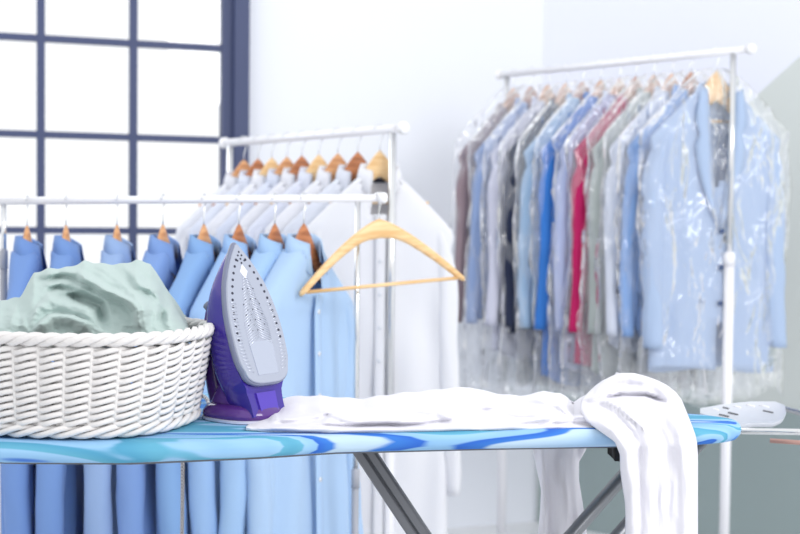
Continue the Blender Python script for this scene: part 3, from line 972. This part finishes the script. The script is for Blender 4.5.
nt.links.new(tc.outputs['Object'], ck.inputs['Vector']); nt.links.new(ck.outputs[0], b.inputs['Base Color'])
m = MB(); m.tube([p_ - IO for p_ in catmull(back, 14)], .0034, 8); m.build('power_cord', cm_, IT)

#CLOTH
# ------------------------------------------------------------------ draped cloth
def lerp_keys(keys, x):
    if x <= keys[0][0]: return keys[0][1]
    for (a, b_), (c, d) in zip(keys, keys[1:]):
        if x <= c: return b_ + (d - b_) * (x - a) / (c - a)
    return keys[-1][1]

def relief(x, y, R):
    pos = 0.0; neg = 0.0
    for pts, A, w1, w2, p in R:
        best = 1e9; side = 1; tt = 0; n = len(pts) - 1
        for i in range(n):
            ax, ay = pts[i]; bx, by = pts[i + 1]; dx, dy = bx - ax, by - ay
            L2 = dx * dx + dy * dy
            t_ = max(0, min(1, ((x - ax) * dx + (y - ay) * dy) / L2))
            ox, oy = x - ax - dx * t_, y - ay - dy * t_
            d = math.sqrt(ox * ox + oy * oy)
            if d < best - 1e-6:
                best = d; side = dx * oy - dy * ox; tt = (i + t_) / n
        w = w2 if side > 0 else w1
        if best < w:
            q = best / w
            h = A * (1 - q * q * (3 - 2 * q)) if p == 1 else A * (1 - q) ** p
            h *= min(1, .25 + tt * 5, .25 + (1 - tt) * 5)
            if h > 0: pos = (pos ** 2.5 + h ** 2.5) ** .4
            else: neg = -((-neg) ** 2.5 + (-h) ** 2.5) ** .4
    return pos + neg

def crumple(x, y, sx, sy, seed):
    a = noise.noise(Vector((x / sx, y / sy, seed)))
    b_ = noise.noise(Vector((x / sx * 2.3 + 9, y / sy * 2.1, seed + 4)))
    return (1 - abs(a) * 2.2) * .6 + (1 - abs(b_) * 2) * .3

# --- mint cloth heaped in the basket
RB = [([(33, 275), (54, 271), (76, 273), (101, 287), (125, 298), (137, 308), (140, 330)], .038, 26, 7, 1),
      ([(33, 274), (20, 302), (8, 330)], .020, 24, 10, 1.2),
      ([(28, 326), (37, 307), (50, 298), (68, 301), (85, 309), (99, 324)], .020, 5, 15, 1),
      ([(34, 330), (50, 316), (75, 317), (94, 328)], .022, 4, 14, 1),
      ([(66, 297), (82, 299), (99, 306), (105, 324)], -.030, 9, 9, 1),
      ([(84, 262), (102, 268), (122, 280), (135, 292), (144, 303), (147, 330)], .026, 16, 8, 1),
      ([(76, 266), (98, 279), (118, 289), (131, 297)], -.012, 6, 6, 1),
      ([(124, 267), (140, 285), (155, 292), (165, 303), (173, 330)], .024, 14, 8, 1),
      ([(110, 263), (130, 285), (148, 300), (153, 330)], -.016, 8, 7, 1),
      ([(149, 264), (163, 285), (180, 312), (185, 330)], .016, 8, 14, 1.2),
      ([(0, 303), (17, 306), (26, 330)], .014, 10, 10, 1),
      ([(158, 288), (166, 305), (160, 324)], -.018, 7, 7, 1),
      ([(40, 285), (70, 283), (84, 290)], .009, 8, 5, 1),
      ([(48, 292), (60, 288), (76, 291)], -.010, 4, 5, 1)]
MT = [(-60, 330), (-30, 306), (0, 301), (20, 297), (27, 285), (34, 273), (46, 269), (70, 267), (84, 261), (105, 264), (122, 264), (136, 260), (150, 263), (158, 276), (168, 292), (180, 308), (188, 320), (190, 334)]
M['mint'] = cloth_mat('mint_grey_cotton', srgb(182, 200, 197), bump=.12, bscale=260, trl=.06)
def depth_sheet(cols, rows, P, back):
    """rows from the bottom front to the crest, then the far side going down again"""
    vs = []; n = len(cols)
    for r in rows:
        for c_ in cols: vs.append(P(c_, r))
    nr = len(rows)
    for k in back:
        for i, c_ in enumerate(cols):
            vs.append(k(vs[(nr - 1) * n + i], c_))
    nr += len(back)
    return vs, [(a * n + b_, a * n + b_ + 1, (a + 1) * n + b_ + 1, (a + 1) * n + b_) for a in range(nr - 1) for b_ in range(n - 1)]
def mint_pt(x, v):
    yt = lerp_keys(MT, x) + .8 * sin(x * .35); yb = 341
    y = yb + (yt - yb) * v
    Y = 1.765 + .17 * v ** 1.7
    if x > 140: Y += .0009 * (x - 140) * v
    Y -= 1.5 * relief(x + 2.2 * fn(x * .06, y * .06, 1), y + 2.2 * fn(x * .06, y * .06, 5), RB) * (1 - .55 * v ** 6)
    Y -= .006 * crumple(x + y * .5, y - x * .4, 22, 10, 2.0) * (1 - v ** 6)
    e = max(0, (x - 165) / 25) if x > 165 else max(0, (-20 - x) / 40)
    Y += .02 * e * e
    p_ = at(x, y, Y)
    return p_
cols = [-60 + 250 * i / 176 for i in range(177)]; rows = [j / 76 for j in range(77)]
def mk_back(dy, q):
    def f(p_, c_):
        zb = ZB + BH - .03
        return Vector((p_.x * (1 - .0) , min(p_.y + dy, 1.99 + .02 * sin(c_ * .1)), zb + (p_.z - zb) * q + .004 * fn(c_ * .09, dy * 40, 3)))
    return f
vs, fs = depth_sheet(cols, rows, mint_pt, [mk_back(.008, .985), mk_back(.02, .93), mk_back(.035, .82), mk_back(.05, .62), mk_back(.062, .36), mk_back(.072, .1), mk_back(.076, -.1)])
m = MB(); m.add(vs, fs)
o = m.build('crumpled_cloth', M['mint'], solid=.0025, offs=-1)
tag(o, 'mint grey crumpled cotton cloth heaped in the white wicker basket', 'cloth')

# --- white shirt lying on the board
M['shirt_white'] = cloth_mat('white_shirt_cotton', srgb(229, 228, 236), bump=.1, bscale=240, trl=.06)
SH = thing('dress_shirt', 'white crumpled shirt lying along the ironing board with a sleeve hanging over its front', 'shirt', (0.1, 1.9, ZB))
so = Vector((.1, 1.9, ZB))
WT = [(246, 425), (250, 418), (258, 412), (268, 408), (274, 402), (284, 398), (300, 396), (320, 396), (345, 398), (362, 399), (380, 396), (400, 393), (425, 391), (448, 388), (470, 387), (485, 391), (500, 394), (520, 396), (532, 394), (545, 391), (560, 393), (568, 398), (573, 405), (580, 398), (590, 393), (605, 388), (625, 390)]
WB = [(246, 427), (252, 430), (265, 433), (300, 434.5), (400, 435), (500, 433.5), (560, 432), (600, 430), (625, 430)]
RW = [([(268, 404), (284, 402), (305, 403), (325, 407), (338, 414)], .014, 6, 10, 1),
      ([(267, 402), (270, 411), (273, 421)], .003, 1.6, 1.6, 1), ([(271, 402), (274, 411), (277, 421)], .003, 1.6, 1.6, 1),
      ([(270, 425), (298, 422), (322, 420), (334, 412)], -.012, 4, 4, 1),
      ([(322, 411), (345, 418), (375, 422), (425, 422)], .013, 8, 5, 1),
      ([(250, 427), (290, 429), (340, 430), (420, 430), (500, 428), (570, 427)], .012, 5, 5, 1),
      ([(300, 426), (360, 426), (420, 425), (470, 417)], -.010, 3.5, 3.5, 1),
      ([(355, 402), (400, 404), (438, 411), (455, 420)], .010, 10, 7, 1),
      ([(415, 400), (470, 400), (520, 413), (565, 420)], .012, 9, 7, 1),
      ([(455, 417), (500, 408), (532, 401)], -.008, 4, 5, 1),
      ([(500, 399), (535, 398), (558, 404), (572, 416)], .012, 6, 6, 1),
      ([(572, 404), (566, 414), (548, 422)], -.010, 4, 5, 1),
      ([(470, 424), (520, 421), (560, 417), (600, 416)], .009, 5, 5, 1),
      ([(520, 428), (560, 424), (600, 424)], -.006, 3, 3, 1)]
def body_pt(x, v):
    yt = lerp_keys(WT, x) + .5 * sin(x * .23); yb = lerp_keys(WB, x)
    y = yb + (yt - yb) * v
    X = (x - 400) / 1235 * 1.85
    Yf = YB - board_half(X) + .020 + (.05 * max(0, (330 - x) / 80) if x < 330 else 0)
    Yt_ = 1.985
    Y = Yf + (Yt_ - Yf) * v ** 1.9
    Y -= 1.5 * relief(x + 3 * fn(x * .03, y * .08, 1), y + 1.5 * fn(x * .03, y * .1, 5), RW) * (1 - .7 * v ** 5) * min(1, v * 6 + .15)
    Y -= .006 * crumple(x, y + x * .05, 46, 9, 7.0) * (1 - v ** 5) * min(1, v * 5)
    p_ = at(x, y, Y)
    if v == 0: p_ = at(x, y, Y); p_.z = ZB + .001
    return p_ - so
cols = [246 + 379 * (i / 250) for i in range(251)]; rows = [j / 40 for j in range(41)]
def wb(dy, q):
    def f(p_, c_): return Vector((p_.x, p_.y + dy, (p_.z - .001) * q + .001))
    return f
vs, fs = depth_sheet(cols, rows, body_pt, [wb(.008, .97), wb(.018, .88), wb(.028, .72), wb(.036, .45), wb(.040, .15), wb(.042, 0)])
m = MB(); m.add(vs, fs); m.build('shirt_body', M['shirt_white'], SH, solid=.0016, offs=-1)

RS = [([(592, 397), (606, 382), (630, 377), (656, 384), (678, 402)], .018, 7, 9, 1),
      ([(598, 399), (622, 394.5), (645, 395), (664, 401)], -.024, 3.0, 4.0, 1),
      ([(578, 397), (600, 397), (620, 406), (640, 424), (648, 436)], .009, 5, 5, 1),
      ([(584, 403), (600, 405), (616, 414), (632, 432), (638, 446)], -.007, 4, 4, 1),
      ([(596, 420), (614, 430), (626, 452), (632, 490), (636, 580)], .014, 11, 9, 1),
      ([(644, 412), (648, 450), (650, 500), (646, 580)], .010, 9, 10, 1),
      ([(640, 436), (640, 480), (641, 580)], -.006, 5, 5, 1),
      ([(668, 408), (682, 436), (686, 480), (684, 580)], .014, 9, 11, 1),
      ([(656, 420), (668, 450), (670, 500), (664, 580)], -.007, 7, 6, 1),
      ([(660, 470), (664, 520), (675, 580)], .006, 6, 6, 1)]
KL = [(373, 618), (376, 611), (380, 603), (385, 596), (392, 589), (400, 582), (410, 581), (420, 585), (428, 594), (435, 604), (442, 614), (455, 620), (480, 622), (534, 626), (590, 630)]
KR = [(373, 634), (376, 646), (380, 657), (385, 667), (392, 676), (400, 682), (410, 686), (425, 692), (435, 695.5), (442, 697), (455, 698), (480, 698), (534, 698), (590, 699)]
def slv_pt(u, y):
    L_, R_ = lerp_keys(KL, y), lerp_keys(KR, y)
    L_ += 1.0 * sin(y * .09); x = L_ + (R_ - L_) * u
    X = (x - 400) / 1235 * 1.86
    Yf = YB - board_half(min(X, .44)) - .034
    k = max(0, min(1, (446 - y) / 62))
    Y = Yf + .135 * k ** 1.25 + (.0 if y < 446 else .00006 * (y - 446))
    rr = relief(x + 2 * fn(x * .05, y * .03, 2), y, RS)
    k2 = 1.25 - .62 * min(1, max(0, (y - 430) / 40))
    sd = abs((y - 396) - (x - 598) * .72)
    if 592 < x < 650 and sd < 7: Y -= .0022 * sin(x * 1.5) * (1 - sd / 7)
    Y -= k2 * rr * (.45 + .55 * min(1, max(0, (y - 376) / 20)))
    Y -= .004 * crumple(x, y, 14, 60, 3.0) * (1 if y > 410 else .5)
    e = abs(2 * u - 1)
    Y += .016 * (1 - math.sqrt(max(0, 1 - e ** 4)))
    return at(x, y, Y) - so
ys = [373, 373.6, 374.5, 376] + [376 + 216 * i / 110 for i in range(1, 111)]
ys.reverse()
us = [i / 70 for i in range(71)]
def sb(dy, q):
    def f(p_, c_): return Vector((p_.x, p_.y + dy, (p_.z - .004) * q + .004))
    return f
vs, fs = depth_sheet(us, ys, slv_pt, [sb(.01, .96), sb(.022, .85), sb(.034, .65), sb(.042, .4), sb(.046, .12), sb(.047, 0)])
m = MB(); m.add(vs, fs); m.build('sleeve', M['shirt_white'], SH, solid=.004, offs=-1)
# pleated cuff seam across the shoulder
m = MB()
pp = []
for i in range(60):
    q = i / 59; x = lerp_keys([(0, 580), (.3, 600), (.65, 622), (1, 645)], q); y = lerp_keys([(0, 396), (.3, 398), (.65, 408), (1, 430)], q)
    pass
# the other sleeve hangs behind the board
rings = []
for i in range(60):
    y = 436 + 150 * i / 59
    L_ = lerp_keys([(436, 528), (450, 533), (470, 537), (490, 541), (510, 540), (534, 538), (590, 536)], y); R_ = lerp_keys([(436, 590), (450, 586), (462, 579), (480, 579), (505, 583), (534, 587), (590, 592)], y)
    ring = []
    YY = 2.085
    for k in range(40):
        a = 2 * pi * k / 40; x = (L_ + R_) / 2 + (R_ - L_) / 2 * spow(cos(a), .8)
        dd = .018 * spow(sin(a), .8)
        w = .006 * sin(x * .28 + y * .02) + .004 * sin(x * .6 - y * .03 + 1)
        ring.append(at(x, y, YY + dd + w) - so)
    rings.append(ring)
top = []
for q in (0, .3, .6, 1):
    r0 = rings[0]
    top.append([Vector((p_.x, p_.y - .075 * (1 - q) * (1 if True else 0), p_.z + (.030 - .004 * q + .004) * (1 - q) ** .5 + (.0 if q else .0))) for p_ in r0])
m = MB(); m.loft(rings, True, False); m.build('sleeve', M['shirt_white'], SH)
# strip joining it over the back edge of the board
m = MB()
vs = []; n = 24
base = rings[0]
xs_ = [min(p_.x for p_ in base) + (max(p_.x for p_ in base) - min(p_.x for p_ in base)) * i / n for i in range(n + 1)]
pathyz = [(2.088 - 1.9, -.075), (2.090 - 1.9, -.04), (2.086 - 1.9, -.012), (2.072 - 1.9, .004), (2.05 - 1.9, .008), (2.02 - 1.9, .012), (1.99 - 1.9, .016)]
for (yy, zz) in pathyz:
    for i, x in enumerate(xs_):
        vs.append((x, yy + .004 * sin(i * 1.3) * (zz < 0), zz + .003 * sin(i * 1.1) * (zz > 0)))
m.add(vs, [(a * (n + 1) + b_, a * (n + 1) + b_ + 1, (a + 1) * (n + 1) + b_ + 1, (a + 1) * (n + 1) + b_) for a in range(len(pathyz) - 1) for b_ in range(n)])
m.build('sleeve_top', M['shirt_white'], SH, solid=.002)
